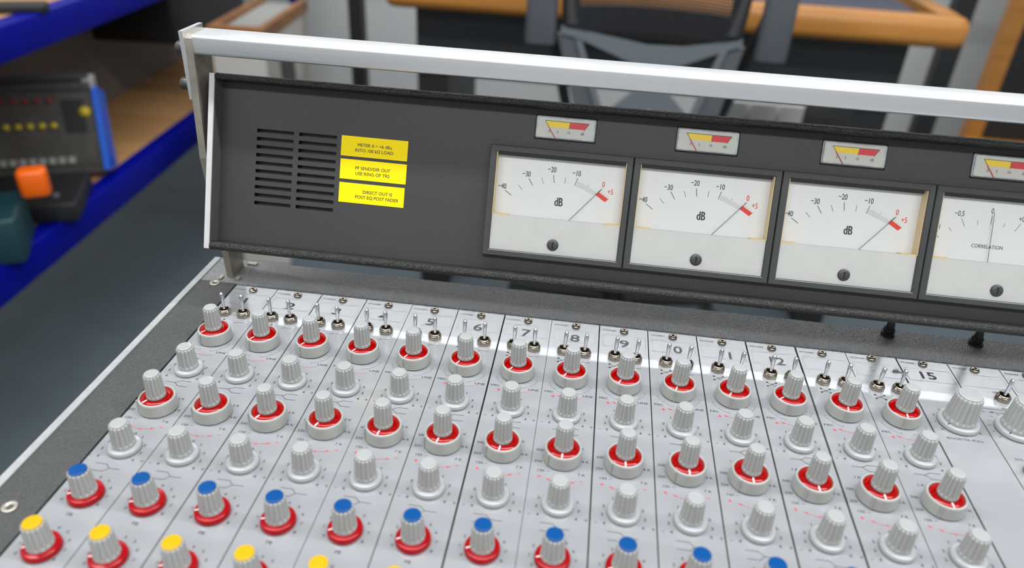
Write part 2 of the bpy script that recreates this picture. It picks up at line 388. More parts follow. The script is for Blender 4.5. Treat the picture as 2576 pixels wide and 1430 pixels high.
def nutmesh():
    b = MB(); R = 4.35; H = 2.9
    hxo = hexpts(R, 15); n = 48
    def hexr(a, r):
        a = (a - math.radians(15)) % (PI / 3) - PI / 6; return r * math.cos(PI / 6) / math.cos(a)
    rings = []
    for z, f in ((0.05, 0), (1.9, 0), (H - .3, .55), (H, 1)):
        rg = []
        for k in range(n):
            a = 2 * PI * k / n; rh = hexr(a, R); rc = 3.45
            r = min(rh, R * .93 if z < H else 3.45) if f < 1 else rc
            if f == .55: r = min(rh, 3.75)
            rg.append((r * math.cos(a), r * math.sin(a), z))
        rings.append(rg)
    vs = [p for r in rings for p in r]
    b.add(vs, [(i * n + k, i * n + (k + 1) % n, (i + 1) * n + (k + 1) % n, (i + 1) * n + k) for i in range(3) for k in range(n)], 0, False)
    b.lathe([(3.45, H), (3.2, H + .9), (2.75, H + .95), (2.65, H + .3), (2.5, .6)], 32, 0, cap=False)
    b.lathe([(2.52, .6), (.05, .55)], 24, 1, cap=False)
    return b.mesh('toggle_switch', ['nickel', 'hole'])
NUT = nutmesh()
b = MB(); b.lathe([(.85, .6), (.85, 3.2), (1.0, 3.9), (.8, 4.3), (.85, 6), (1.05, 9), (1.25, 12), (1.25, 13.6), (1.1, 14.3), (.75, 14.8), (.25, 15.02)], 20)
LEVER = b.mesh('lever', ['chrome'])
def toggle(x, y, tilt=(0, 0)):
    t = part('toggle_switch', NUT, None, con, T(x, y, 0, random.uniform(-.5, .5)))
    Ml = T(x, y, 0) @ Matrix.Rotation(tilt[0], 4, 'X') @ Matrix.Rotation(tilt[1], 4, 'Y')
    part('lever', LEVER, None, t, Ml, 'chrome bat lever')
def strip(k):
    x0, x1 = sepx(k), 30.0 * (k + 1)
    a, c = (x0 + (sepw[k] / 2 if k else 0)) - 30 * k, 30 - sepw[k + 1] / 2
    b = MB().box(a, c, YF, 0, -2.2, 0)
    s = part('channel_strip', b, 'panel', con, T(30 * k, 0, 0), 'satin silver faceplate')
    return s
NUMS = {i: str(i + 1) for i in range(12)}; NUMS[14] = '15'
strips = []
for k in range(22):
    s = strip(k); strips.append(s); Mk = T(30 * k, 0, 0)
    if k < 14:
        part('legend', LCH, None, s, Mk)
        toggle(30 * k + 9.6, -33.2, (random.uniform(-.03, .03), random.uniform(-.03, .05)))
        toggle(30 * k + 21.7, -33.4, (random.uniform(-.03, .03), random.uniform(-.03, .05)))
    else:
        b = legend_plain()
        if k == 14:
            cx, cy = 15, -57
            for t, dx, dy in (('0', -9.6, -6.5), ('1', -11, -.4), ('2', -10.2, 5.6), ('3', -5.8, 10.4), ('4', 0, 12.4), ('5', 5.8, 10.4), ('6', 10.2, 5.6), ('7', 11, -.4), ('8', 9.8, -6.5)):
                b.text(t, cx + dx, cy + dy, 1.6, ZI, 0, 1.15)
            b.text('BOOSTER PULL', 14.8, -70.2, 1.65, ZI, 0, 1.22)
        if k == 15:
            b.text('OFF', 19, -24.3, 1.6, ZI, 0, 1.2); b.text('ID', 17.2, -38.9, 1.6, ZI, 0, 1.2)
            b.line([(2.6, -40.6), (28, -40.6)], .25, ZI, 0); b.text('L', 4.3, -43.5, 1.5, ZI, 0, 1.2); b.text('R', 26, -43.5, 1.5, ZI, 0, 1.2)
            b.line([(8, -43.6), (22, -43.6)], .2, ZI, 0)
            b.add([(7, -43.6, ZI + .01), (9.2, -44.2, ZI + .01), (9.2, -43.0, ZI + .01)], [(0, 1, 2)], 0)
            for a in (150, 172, 195, 215, 130, 108, 90, 72, 50, 30, 8, -15, -35):
                a = math.radians(a); b.line([(15 + 11.6 * math.cos(a), -57 + 11.6 * math.sin(a)), (15 + 13.3 * math.cos(a), -57 + 13.3 * math.sin(a))], .25, ZI, 0)
            b.text('SOURCE', 5, -81, 1.6, ZI, 0, 1.2, align='l')
        part('legend', b, ['ink', 'inkthin'], s, Mk)
    part('panel_screw', SCREW, None, s, T(30 * k + (15.3 if k < 13 else 14.6), -4.8 if k < 13 else -4.0, 0, random.uniform(0, 1)))
    if k in NUMS:
        b = MB(); t = NUMS[k]
        h = 7.2; cx = {0: 15.5, 9: 15.8, 10: 16.0, 11: 16.6, 14: 14.2}.get(k, 15.4)
        b.text(t, cx, -17.3 if k < 14 else -14.8, h, ZI + .03, 0, 1.25 if len(t) == 1 else 1.12, bold=.026 if k < 14 else .035)
        part('channel_number', b, 'ink' if (k < 4 or k == 14) else 'inkgrey', s, Mk)
    elif k == 13:
        b = MB(); smear(b, 26.3, -14.6, 60, 1.3, 1.0, .6); smear(b, 12, -14, 18, .5, 2.2, .35); smear(b, 18, -16, 14, 2.6, 1.4, .25)
        part('smudged_number', b, 'inkgrey', s, Mk, 'rubbed out black marker number')
toggle(15 * 30 + 19.6, -30.4, (0.05, .02))
toggle(15 * 30 + 9.0, -90, (0.05, .02))
# ---- knobs
NF = 14
def grip_mesh(name, r0, r1, z0, z1, nf=NF, depth=.72):
    H = z1 - z0; prof = []
    zs = [0, .02, .10, .115, .14, .17, .22, .35, .5, .65, .8, .90, .95, .985, 1.0]
    n = nf * 8; vs = []
    for i, t in enumerate(zs):
        z = z0 + H * t; base = r0 + (r1 - r0) * t
        if t == 0: base -= .15
        if t >= .985: base -= .12 if t < 1 else .38
        gd = 0 if t <= .10 else min(1, (t - .10) / .07)
        
        for k in range(n):
            a = 2 * PI * k / n; c = (math.cos(nf * a) + 1) / 2
            rr = base - depth * gd * (c ** 1.6)
            vs.append((rr * math.cos(a), rr * math.sin(a), z))
    fs = [(i * n + k, i * n + (k + 1) % n, (i + 1) * n + (k + 1) % n, (i + 1) * n + k) for i in range(len(zs) - 1) for k in range(n)]
    b = MB(); b.add(vs, fs, 0, True); L = (len(zs) - 1) * n; b.add(vs[L:], [tuple(range(n))]); b.add(vs[:n], [tuple(range(n))[::-1]])
    return b.mesh(name, ['grip'])
def cap_mesh(name, r, z, m, h=.8):
    b = MB(); b.lathe([(r, z - .3), (r, z + h * .55), (r - .06, z + h * .8), (r - .22, z + h * .95), (r - .5, z + h), (r * .5, z + h * 1.03), (.02, z + h * 1.04)], 36)
    return b.mesh(name, [m])
def ringmesh(m):
    b = MB(); b.lathe([(4.6, 7.25), (5.3, 7.3), (7.75, 7.05), (7.8, 6.9)], 64, 0, cap=False)
    b.add([(5.0, -.32, 7.36), (7.7, -.32, 7.12), (7.7, .32, 7.12), (5.0, .32, 7.36)], [(0, 1, 2, 3)], 1)
    return b.mesh('indicator_ring', [m, 'white'])
def skirtmesh():
    b = MB(); b.lathe([(9.2, .35), (9.62, .5), (9.6, .9), (9.15, 6.3), (9.02, 6.95), (8.78, 7.3), (8.45, 7.45), (8.1, 7.35), (7.9, 7.0), (7.85, 6.2), (4.6, 6.2)], 64, 0, cap=False)
    b.prism([(-.38, .45), (.38, .45), (.38, 7.2), (.2, 7.5), (-.2, 7.5), (-.38, 7.2)], 'x', 8.3, 9.9)
    X = Matrix(); b.lathe([(9.35, .0), (9.35, .36)], 48, 1, cap=False)
    return b.mesh('dual_knob', ['skirt', 'hole'])
SK = skirtmesh(); RING = ringmesh('red'); GR1 = grip_mesh('inner_knob', 4.75, 4.2, 7.5, 21.0); CAP1 = cap_mesh('knob_cap', 3.55, 21.0, 'cap')
def flange(m, name, r=7.6, h=2.7, mark=None):
    b = MB(); b.lathe([(r - .35, .3), (r, .45), (r, 1.0), (r - .25, h - .35), (r - .55, h - .05), (r - .9, h + .02), (5.6, h + .3), (5.0, h + .3)], 56, 0, cap=False)
    b.lathe([(r - .5, 0), (r - .5, .35)], 40, 2, cap=False)
    if mark: b.add([(5.2, -.28, h + .36), (r - .7, -.28, h + .1), (r - .02, -.28, 1.05 + .06), (r - .02, .28, 1.05 + .06), (r - .7, .28, h + .1), (5.2, .28, h + .36)], [(0, 1, 4, 5), (1, 2, 3, 4)], 1)
    return b.mesh(name, [m, mark or 'white', 'hole'])
GR2 = grip_mesh('control_knob', 5.35, 4.55, 2.9, 15.5); CAP2 = cap_mesh('knob_cap', 3.8, 15.5, 'cap')
CAPB = cap_mesh('knob_cap', 3.8, 15.5, 'blue'); CAPY = cap_mesh('knob_cap', 3.8, 15.5, 'yellow')
FG = flange('skirtgloss', 'knob_skirt', mark=None); FR = flange('redskirt', 'knob_skirt', r=7.75, h=3.0, mark='white')
GR3 = grip_mesh('control_knob', 8.4, 6.8, 3.0, 19.4, 18, .8); CAP3 = cap_mesh('knob_cap', 5.9, 19.4, 'cap'); FG3 = flange('skirtgloss', 'knob_skirt', r=10.6, h=2.9, mark='ink')
CX = lambda k: 30 * k + 15.0 + (1.0 if k == 0 else 0)
R_ = random.Random(11)
rib1 = [240, 240, 242, 243, 244, 246, 248, 250, 252, 254, 255, 257, 258, 259]
ptr1 = [228, 236, 236, 238, 240, 238, 238, 240, 243, 252, 242, 215, 262, 268]
ptr3 = [235, 240, 243, 248, 262, 258, 264, 268, 272, 274, 272, 274, 272, 275]
rib3 = [214, 212, 208, 207, 210, 212, 218, 224, 228, 230, 232, 236, 238, 240]
def dual(k, y, rib, ptr, grp):
    o = part('dual_knob', SK, None, con, T(CX(k), y, 0, math.radians(rib)), 'grey dual knob with red ring')
    part('indicator_ring', RING, None, o, T(CX(k), y, 0, math.radians(ptr)), 'glossy red ring with white pointer line')
    part('inner_knob', GR1, None, o, T(CX(k), y, 0, R_.uniform(0, 1)))
    part('knob_cap', CAP1, None, o, T(CX(k), y, 0))
def ctrl(x, y, gr, cp, fl, lab, caplab=None, sklab=None, ang=0, h=0):
    o = part('control_knob', gr, None, con, T(x, y, 0, math.radians(ang) + R_.uniform(0, .3)), lab)
    part('knob_skirt', fl, None, o, T(x, y, 0, math.radians(ang)), sklab)
    part('knob_cap', cp, None, o, T(x, y, 0), caplab)
for k in range(14):
    dual(k, -58.5, rib1[k], ptr1[k], 0)
    ctrl(CX(k), -89.8, GR2, CAP2, FG, 'small grey fluted knob')
    dual(k, -121.2, rib3[k], ptr3[k], 0)
    ctrl(CX(k), -152.2, GR2, CAP2, FG, 'small grey fluted knob')
    ctrl(CX(k), -182.7, GR2, CAPB, FR, 'grey fluted knob with blue cap', 'blue cap', 'red skirt with white pointer line', 200 - 3 * (k % 4) + 5)
    ctrl(CX(k), -212.3, GR2, CAPY, FR, 'grey fluted knob with yellow cap', 'yellow cap', 'red skirt with white pointer line', 205 - 4 * (k % 3))
ctrl(14 * 30 + 15.5, -57, GR3, CAP3, FG3, 'large grey fluted knob', None, None, 215)
ctrl(15 * 30 + 15.3, -57.5, GR3, CAP3, FG3, 'large grey fluted knob', None, None, 225)
# ---- meter bridge : local frame (x, v up the face, w out of the face)
TILT = math.radians(67.456)
def BR(x, v, wv): return Matrix.Translation((x * .001, -.0289 + (v * .38339 + wv * -.92358) * .001, .0428 + (v * .92358 + wv * .38339) * .001)) @ Matrix.Rotation(TILT, 4, 'X')
B0 = BR(0, 0, 0)
WF = -10.0; XE = 655.0
# face panel with the two columns of vent slots cut through it
cols = [(26.4, 48.9), (52.1, 75.0)]
def slots(c): return [(72.7 - 4.73 * i - (0.0 if c == 0 else 0.0) - 2.1, 72.7 - 4.73 * i) for i in range(10)]
vb = sorted({v for s_ in slots(0) for v in s_})
mwin = [(166.2 + 81.3 * i + 4.2, 166.2 + 81.3 * i + 77.4) for i in range(6)]
xs = [4.4, 26.4, 48.9, 52.1, 75.0] + [q for p in mwin for q in p] + [XE]; vs_ = sorted([2.0, 16.9, 100.0] + vb)
b = MB(); ho = {(round(a, 3), round(c, 3)) for a, c in slots(0)}; xset = {round(p[0], 3) for p in mwin}
for i in range(len(xs) - 1):
    for j in range(len(vs_) - 1):
        if round(xs[i], 3) in xset and 16.8 < vs_[j] and vs_[j + 1] < 72.0: continue
        if i in (1, 3) and (round(vs_[j], 3), round(vs_[j + 1], 3)) in ho:
            x0, x1, v0, v1 = xs[i], xs[i + 1], vs_[j], vs_[j + 1]; d = WF - 1.8
            b.add([(x0, v0, WF), (x1, v0, WF), (x1, v1, WF), (x0, v1, WF), (x0, v0, d), (x1, v0, d), (x1, v1, d), (x0, v1, d)], [(0, 1, 5, 4), (1, 2, 6, 5), (2, 3, 7, 6), (3, 0, 4, 7)], 1)
            continue
        x0, x1, v0, v1 = xs[i], xs[i + 1], vs_[j], vs_[j + 1]
        b.add([(x0, v0, WF), (x1, v0, WF), (x1, v1, WF), (x0, v1, WF)], [(0, 1, 2, 3)], 0)
part('bridge_face', b, ['face', 'hole'], con, B0, 'dark grey painted front panel with vent slots')
b = MB(); b.box(3.5, XE, 1.5, 100.6, -34, -13.5)
part('bridge_housing', b, 'black', con, B0)
def lipprof(v0, v1, front=0.6, back=-34.0):
    # rounded nose wrapped round the edge, (v, w)
    c = (v0 + v1) / 2; r = (v1 - v0) / 2
    pts = [(v0, back)] + [(c + r * math.sin(a), front - r + r * math.cos(a)) for a in [math.radians(-90 + 18 * i) for i in range(11)]] + [(v1, back)]
    return pts
def lip(name, v0, v1, lab):
    P = lipprof(v0, v1); n = len(P); b = MB(); N = 2
    vs = [(x, p[0], p[1]) for x in (4.6, XE) for p in P]
    b.add(vs, [(k, n + k, n + (k + 1) % n, (k + 1) % n) for k in range(n)], 0, True); b.add(vs[:n], [tuple(range(n))]); b.add(vs[n:], [tuple(range(n))[::-1]])
    part(name, b, 'lip', con, B0, lab)
lip('top_lip', 98.0, 102.0, 'rounded black vinyl lip along the top of the bridge')
lip('bottom_lip', -.8, 4.4, 'rounded black vinyl lip along the bottom of the bridge')
b = MB(); b.box(1.2, 4.4, .2, 101.2, -33, -.3, 0); b.prism([(1.0, -.4), (4.4, -.4), (4.2, .25), (1.2, .25)], 'y', 0, 101.4, 1)
b.box(4.4, 4.6, 1.5, 100, -10.2, -.6, 0)
part('bridge_cheek', b, ['cheekgrey', 'cheekwhite'], con, B0, 'grey end plate with pale front edge')
part('bridge_cheek', MB().box(XE, XE + 3.5, 0, 101.4, -33, .3, 1), ['cheekgrey', 'cheekwhite'], con, B0)
# small chip in the paint near the top of the face
b = MB(); rr = random.Random(5)
for cx, cv, n_, sp in ((88.5, 95.2, 16, .8), (100.5, 82.6, 5, .3)):
    for i in range(n_): b.disc(cx + rr.gauss(0, sp * .6), cv + rr.gauss(0, sp), .22 * rr.uniform(.4, 1), WF + .03, 0, 6)
part('paint_chip', b, 'cheekgrey', con, B0)
# stickers
def sticker(x0, x1, v0, v1, lines, off=0, rot=-.002):
    X = Matrix.Rotation(rot, 4, 'Z'); wd, ht = x1 - x0, v1 - v0
    s = part('label_sticker', MB().box(0, wd, 0, ht, 0, .12), 'sticker', con, BR(x0, v0, WF + .02) @ X, 'yellow sticker reading ' + ' '.join(lines))
    b = MB()
    for i, (t, dx) in enumerate(zip(lines, off)):
        b.text(t, wd * .5 + dx, ht * .5 + (1.45 - 3.1 * i) - .3, 1.95, .18, 0, .98, bold=.016)
    part('lettering', b, 'ink', s, BR(x0, v0, WF + .02) @ X)
sticker(77.8, 117.5, 61.8, 73.4, ('METER 0 = +6 dBu', 'INTO 100 kΩ LOAD'), (0.2, 0.1))
sticker(77.9, 117.6, 48.4, 60.0, ('PF SEND/DIR OUT', 'USE RING OF TRS'), (-.2, -.2))
sticker(78.0, 117.3, 34.7, 46.3, ('DIRECT OUT IS', 'POST EQ POST FADER'), (3.6, 3.4))
# big meters
MW, MH = 81.2, 63.2; MV = 12.9
def bezel():
    b = MB(); w0 = -.2; w1 = 5.2
    X0_, X1_, V0_, V1_ = 0.15, MW - .15, 0, MH
    wx0, wx1, wv0, wv1 = 4.0, 77.6, 3.7, 59.5
    o = [(X0_, V0_), (X1_, V0_), (X1_, V1_), (X0_, V1_)]; i_ = [(wx0, wv0), (wx1, wv0), (wx1, wv1), (wx0, wv1)]
    def off(p, d, c=(MW / 2, MH / 2)): return (p[0] + (d if p[0] < c[0] else -d), p[1] + (d if p[1] < c[1] else -d))
    rings = [[(x, y, w0) for x, y in o], [(x, y, w1 - .5) for x, y in o], [(*off(p, .45), w1) for p in o], [(*off(p, -.5), w1) for p in i_], [(*off(p, -.1), w1 - .35) for p in i_], [(x, y, -3.3) for x, y in i_]]
    vs = [p for r in rings for p in r]
    b.add(vs, [(r * 4 + k, r * 4 + (k + 1) % 4, (r + 1) * 4 + (k + 1) % 4, (r + 1) * 4 + k) for r in range(5) for k in range(4)], 0)
    return b.mesh('meter', ['bezel'])
BEZ = bezel()
def dialbase():
    b = MB(); b.add([(4, 20, -2.6), (77.6, 20, -2.6), (77.6, 59.5, -2.6), (4, 59.5, -2.6)], [(0, 1, 2, 3)], 0)
    return b
# yellowed side walls of the dial recess
b = MB(); b.box(4.0, 4.4, 23.9, 59.5, -2.6, 4.2); b.box(77.2, 77.6, 23.9, 59.5, -2.6, 4.2); b.box(4.4, 13.2, 23.6, 24.4, -2.5, 3.7); b.box(69, 77.2, 23.6, 24.4, -2.5, 3.7)
RIM = b.mesh('rim', ['amber'])
b = MB(); b.box(4.05, 77.55, 3.75, 23.9, -2.5, 3.6)
COVER = b.mesh('lower_cover', ['cream'])
b = MB(); b.lathe([(3.3, 0), (3.3, .7), (3.0, 1.1), (2.2, 1.35), (.05, 1.4)], 32); b.box(-.45, .45, -1.9, 1.9, 1.3, 1.46, 1)
ADJ = b.mesh('zero_screw', ['bezel', 'hole'])
b = MB(); b.add([(4, 3.7, 4.6), (77.6, 3.7, 4.6), (77.6, 59.5, 4.6), (4, 59.5, 4.6)], [(0, 1, 2, 3)])
GLS = b.mesh('glass', ['glass'])
TK = [((9.7, 37.7), (13.6, 35.2), .3), ((17.0, 41.6), (19.7, 39.0), .2), ((22.9, 45.8), (25.4, 42.0), .3), ((30.2, 47.0), (31.5, 43.6), .2), ((36.9, 49.0), (37.5, 44.6), .3), ((43.9, 48.2), (43.7, 44.8), .2), ((50.8, 48.5), (49.6, 44.2), .3)]
ZD = -2.5
def dial_db():
    b = dialbase()
    for a, c, w_ in TK: b.line([a, c], w_, ZD, 1)
    for i in range(13):
        t = i / 12.0
        p1 = (51.6 + (62.4 - 51.6) * t, 46.6 - 4.1 * t - 1.0 * t * t); p2 = (50.6 + (60.9 - 50.6) * t, 43.8 - 3.3 * t - .8 * t * t)
        if i == 6: p1 = (p1[0] + .5, p1[1] + 1.4)
        b.line([p1, p2], .13, ZD, 1)
    b.line([(65.0, 43.6), (63.3, 41.2)], .2, ZD, 1)
    b.add([(63.4, 41.9, ZD), (61.8, 40.0, ZD), (67.7, 36.4, ZD), (69.5, 38.2, ZD)], [(0, 1, 2, 3)], 2)
    for i in range(5):
        t = i / 4; b.line([(64.6 + 5.2 * t, 42.6 - 3.6 * t), (63.6 + 5.6 * t, 41.5 - 3.4 * t)], .14, ZD + .01, 2)
    for t, x, y, mi, h in (('−40', 7.9, 40.2, 1, 3.1), ('−30', 21.3, 48.4, 1, 3.1), ('−20', 35.8, 52.2, 1, 3.1), ('−10', 50.0, 51.3, 1, 3.1), ('0', 65.9, 46.5, 2, 3.2), ('+5', 70.2, 42.6, 2, 3.1)):
        b.text(t, x, y, h * 1.04, ZD, mi, .70, bold=.012)
    b.text('dB', 41.3, 34.1, 5.1, ZD, 1, .64, bold=.03)
    return b.mesh('dial', ['dial', 'ink', 'dialred'])
def dial_corr():
    b = dialbase()
    for a, c, w_ in (((4.2, 38.0), (8.2, 35.1), .3), ((13.0, 40.9), (14.4, 39.2), .18), ((18.8, 46.4), (21.0, 42.3), .2), ((27.2, 46.0), (27.7, 43.7), .15), ((34.4, 49.2), (34.4, 44.6), .25), ((41.6, 46.0), (41.1, 43.7), .15), ((49.8, 46.4), (47.4, 42.2), .2), ((56, 40.9), (54.6, 39.2), .18), ((64.8, 38), (60.8, 35.1), .3)):
        b.line([a, c], w_, ZD, 1)
    for t, x, y in (('−0,5', 17.3, 49.2), ('0', 34.2, 52.2), ('+0,5', 51.0, 49.2), ('−1', 7, 41), ('+1', 64, 41)): b.text(t, x, y, 3.0, ZD, 1, .72)
    b.text('CORRELATION', 34.6, 32.4, 2.1, ZD, 1, .85)
    return b.mesh('dial', ['dial', 'ink'])
DDB, DCO = dial_db(), dial_corr()
def needlemesh(a, c):
    b = MB(); b.tube([(a[0], a[1], -1.2), (c[0], c[1], -1.2)], .14, 6); return b.mesh('needle', ['ink'])
NDB = needlemesh((41, 15.5), (65.2, 43.9)); NCO = needlemesh((36.1, 15.5), (34.6, 51.2))
def meter(x0, dial, needle, lab):
    o = part('level_meter', BEZ, None, con, BR(x0, MV, WF), lab)
    for nm, me, lb in (('dial', dial, None), ('yellowed_rim', RIM, 'yellowed inner rim'), ('lower_cover', COVER, 'cream lower cover'), ('needle', needle, 'thin black needle'), ('glass', GLS, None)):
        part(nm, me, None, o, BR(x0, MV, WF), lb)
    part('zero_screw', ADJ, None, o, BR(x0 + 40.6, MV + 9.3, WF + 3.6), 'round dark slotted screw')
for i in range(6):
    x0 = 166.2 + 81.3 * i
    if i < 3: meter(x0, DDB, NDB, 'dB level meter')
    elif i == 3: meter(x0, DCO, NCO, 'correlation meter')
    else: meter(x0, DDB, NDB, 'dB level meter')
# small meters
def mini():
    b = MB(); W_, H_ = 34.0, 12.7
    b.rbox(0, W_, 0, H_, -3, 1.0, 1.1, 0)
    o = b.mesh('mini_meter', ['acryl'])
    d = MB(); z = 1.06
    d.add([(1.6, 1.3, z), (W_ - 1.6, 1.3, z), (W_ - 1.6, H_ - 1.5, z), (1.6, H_ - 1.5, z)], [(0, 1, 2, 3)], 0)
    z += .04; P = lambda x, y: (x, H_ - y, z)
    d.add([P(5.4, 2.8), P(7.4, 6.1), P(19.0, 6.3), P(19.2, 3.0)], [(0, 1, 2, 3)], 1)
    d.add([P(19.2, 3.0), P(19.0, 6.3), P(27.4, 6.3), P(29.6, 2.9)], [(0, 1, 2, 3)], 2)
    z += .03
    for a, c in (((5.2, 2.7), (29.9, 2.8)), ((5.2, 2.7), (7.4, 6.1)), ((19.3, 2.8), (19.0, 6.6)), ((29.9, 2.8), (27.4, 6.6))): d.line([(a[0], H_ - a[1]), (c[0], H_ - c[1])], .28, z, 3)
    for t, x in (('0', 7.9), ('5', 12.6), ('10', 18.9), ('dB', 26.6)): d.text(t, x, H_ - 8.5, 1.6, z, 3, .9)
    dm = d.mesh('scale', ['minicard', 'mineryellow', 'minered', 'ink'])
    nd = MB(); nd.tube([(7.2, H_ - 5.9, 1.5), (11.5, H_ - 12.0, 1.5)], .2, 6); nm = nd.mesh('needle', ['needle_red'])
    g = MB(); g.rbox(.25, W_ - .25, .25, H_ - .25, 1.2, 2.3, .9, 0); g.box(6.3, 25.8, -.5, .35, -.5, 2.0, 0)
    gm = g.mesh('clear_cover', ['glass'])
    hl = MB(); hl.box(-.45, W_ + .45, -.7, H_ + .45, -3, .03); hm = hl.mesh('recess', ['hole'])
    return o, dm, nm, gm, hm
MO, MD, MN, MG, MHo = mini()
for i in range(4):
    x0, v0 = 190.4 + 79.2 * i, 82.0
    Mm = BR(x0, v0, WF)
    o = part('mini_meter', MO, None, con, Mm, 'small dB meter with clear plastic cover')
    for nm, me, lb in (('scale', MD, 'yellow and red scale'), ('needle', MN, 'red needle'), ('clear_cover', MG, None), ('recess', MHo, None)): part(nm, me, None, o, Mm, lb)
# ---- support arms, bar
arm = [(6, .9), (4.8, 22), (-1.6, 88), (4.2, 156.5), (6, 158.6), (22.5, 158.6), (24.5, 156.5), (16.5, 88), (20.8, 20), (22.4, .9)]
def armset(xa, sg):
    x0, x1 = sorted((xa, xa - sg * 4.3))
    part('support_arm', MB().prism(arm, 'x', x0, x1), 'nickelplate', con, I4, 'flat dull nickel arm')
    a, c = sorted((xa - sg * 4.3, xa - sg * 6.8))
    part('clamp_plate', MB().prism([(3.0, 122), (3.4, 160.3), (26.5, 160.3), (20, 122)], 'x', a, c), 'alu', con, I4, 'bright aluminium clamp plate')
    for y, z in ((8.5, 150), (6.8, 130)):
        X = Matrix.Translation((xa - sg * 6.8, y, z)) @ Matrix.Rotation(-sg * PI / 2, 4, 'Y')
        part('bolt', MB().lathe([(3.4, 0), (3.5, .4), (3.5, 4.4), (3.1, 4.9), (2.0, 5.0), (1.9, 3.2), (.05, 3.2)], 24, X=X), 'bolt', con, I4, 'dark cap head bolt')
    X = Matrix.Translation((xa, 19.5, 126)) @ Matrix.Rotation(sg * PI / 2, 4, 'Y')
    part('bolt', MB().lathe([(2.5, 0), (2.5, 2.4), (1.2, 3), (.05, 3)], 16, X=X), 'bolt', con, I4)
    x0, x1 = min(xa - sg * 8.5, xa + sg * 5), max(xa - sg * 8.5, xa + sg * 5)
    b = MB().box(x0, x1 - 11.5, .9 + 1, 3.6 + 3, .9, 2.3).box(x1 - 3, x1, 3, 8, .9, 2.3).box(x1 - 3.4, x1 + 3, 24, 27, .9, 2.3)
    part('foot_bracket', b, 'nickelplate', con, I4)
armset(-3.0, 1); armset(XE + 6.5, -1)
# bar: rounded rectangular tube
def rrect(y0, y1, z0, z1, r, k=6):
    out = []
    for cy, cz, a0 in ((y1 - r, z1 - r, 0), (y0 + r, z1 - r, 90), (y0 + r, z0 + r, 180), (y1 - r, z0 + r, 270)):
        for i in range(k + 1):
            a = math.radians(a0 + 90 * i / k); out.append((cy + r * math.cos(a), cz + r * math.sin(a)))
    return out
P = rrect(4.4, 24.0, 147.4, 158.6, 2.0); n = len(P); b = MB()
vs = [(x, p[0], p[1]) for x in (-3.0, XE + 6.5) for p in P]
b.add(vs, [(k, (k + 1) % n, n + (k + 1) % n, n + k) for k in range(n)], 0, True); b.add(vs[:n], [tuple(range(n))]); b.add(vs[n:], [tuple(range(n))[::-1]])
part('top_bar', b, 'alu', con, I4, 'brushed aluminium rectangular bar')
# cable glands behind the bridge
for x, y in ((422, 24.3), (475.5, 24.3)):
    b = MB(); X = T(0, 0, 0)
    b.add([], [])
    hx = hexpts(5.0)
    b.prism(hexpts(4.6, 10), 'z', 1, 3.2); b.prism(hexpts(3.4, 30), 'z', 3.2, 6.6); b.lathe([(2.6, 6.6), (2.4, 9), (1.7, 11)], 20)
    o = part('cable_gland', b, 'black', con, T(x, y, 0), 'black hexagonal cable gland')
    part('cable', MB().tube([(x, y, 12), (x, y + .3, 30), (x, y + 1, 55), (x, y + 1.5, 75), (x, y - 1, 92)], 1.5), 'black', o, I4)
# ------------------------------------------------------------------ left: blue workbench
BA = math.atan2(.0665, .9977)
BM = Matrix.Translation((-.8497, .660, 0)) @ Matrix.Rotation(BA, 4, 'Z')
be = thing('workbench', 'blue steel workbench with pale wooden shelves left of the console', 'workbench', BM @ T(-300, 0, FLOOR))
y0, y1 = -1300, 1960
for z0, z1 in ((-146, -83), (-554, -484)):
    b = MB(); b.rbox(-42, 0, y0, y1, z0, z1, 5); b.rbox(-364, -322, y0, y1, z0, z1, 5)
    part('beam', b, 'bluesteel', be, BM, 'deep blue steel beam')
    part('shelf', MB().box(-322, -42, y0, y1, z1 - 22, z1 - 2), 'birch', be, BM, 'pale wood shelf board')
for x, ys in ((-364, (y0, y1 - 40)), (-42, (y0, y1 - 40))):
    for y in ys: part('upright', MB().box(x, x + 42, y, y + 40, FLOOR, -146), 'bluesteel', be, BM)
part('back_board', MB().box(-334, -322, y0, y1, -484, -146), 'backboard', be, BM)
part('shelf_shade_block', MB().rbox(-285, -46, 960, 1480, -292, -148, 4), 'black', be, BM, 'black block standing in for the shade under the upper shelf')  # added black block, stands in for the dark shade beneath the shelf
# on upper shelf
single('remote_control', MB().rbox(-60, 60, -20, 20, 0, 18, 8), 'black', BM @ T(-52, 345, -84.5, .35), 'small black handset lying on the upper bench shelf', 'handset')
# old mixer on lower shelf
MM = Matrix.Translation((-.893, 1.13, -.4838)) @ Matrix.Rotation(math.radians(24), 4, 'Z')
om = thing('portable_mixer', 'old grey portable mixer with blue side panel on the lower bench shelf', 'mixer', MM)
# local: x to the left negative, front faces -y ; reclined
rec = Matrix.Rotation(math.radians(-14), 4, 'X')
RM = MM @ Matrix.Translation((0, 0, .0155)) @ rec
part('case', MB().box(-255, -14, 0, 45, 0, 215), 'panelgrey', om, RM)
part('front_panel', MB().box(-250, -16, -3, 0, 20, 205), 'panelgrey', om, RM)
part('side_panel', MB().prism([(-22, 8), (62, 8), (62, 180), (-6, 196), (-10, 190)], 'x', -12, 0), 'bluepaint', om, RM, 'bright blue side panel')
part('side_panel', MB().box(-272, -256, -20, 45, 0, 212), 'dullwhite', om, RM, 'pale grey side panel')
part('top_rail', MB().box(-256, -12, -14, 0, 192, 206).box(-256, -12, -14, 0, 214, 224), 'darkgrey', om, RM)
part('carry_corner', MB().rbox(-30, -6, -12, 30, 190, 222, 6), 'dullwhite', om, RM)
part('display', MB().box(-80, -36, -6, -3, 95, 168), 'black', om, RM, 'black recessed display')
b = MB()
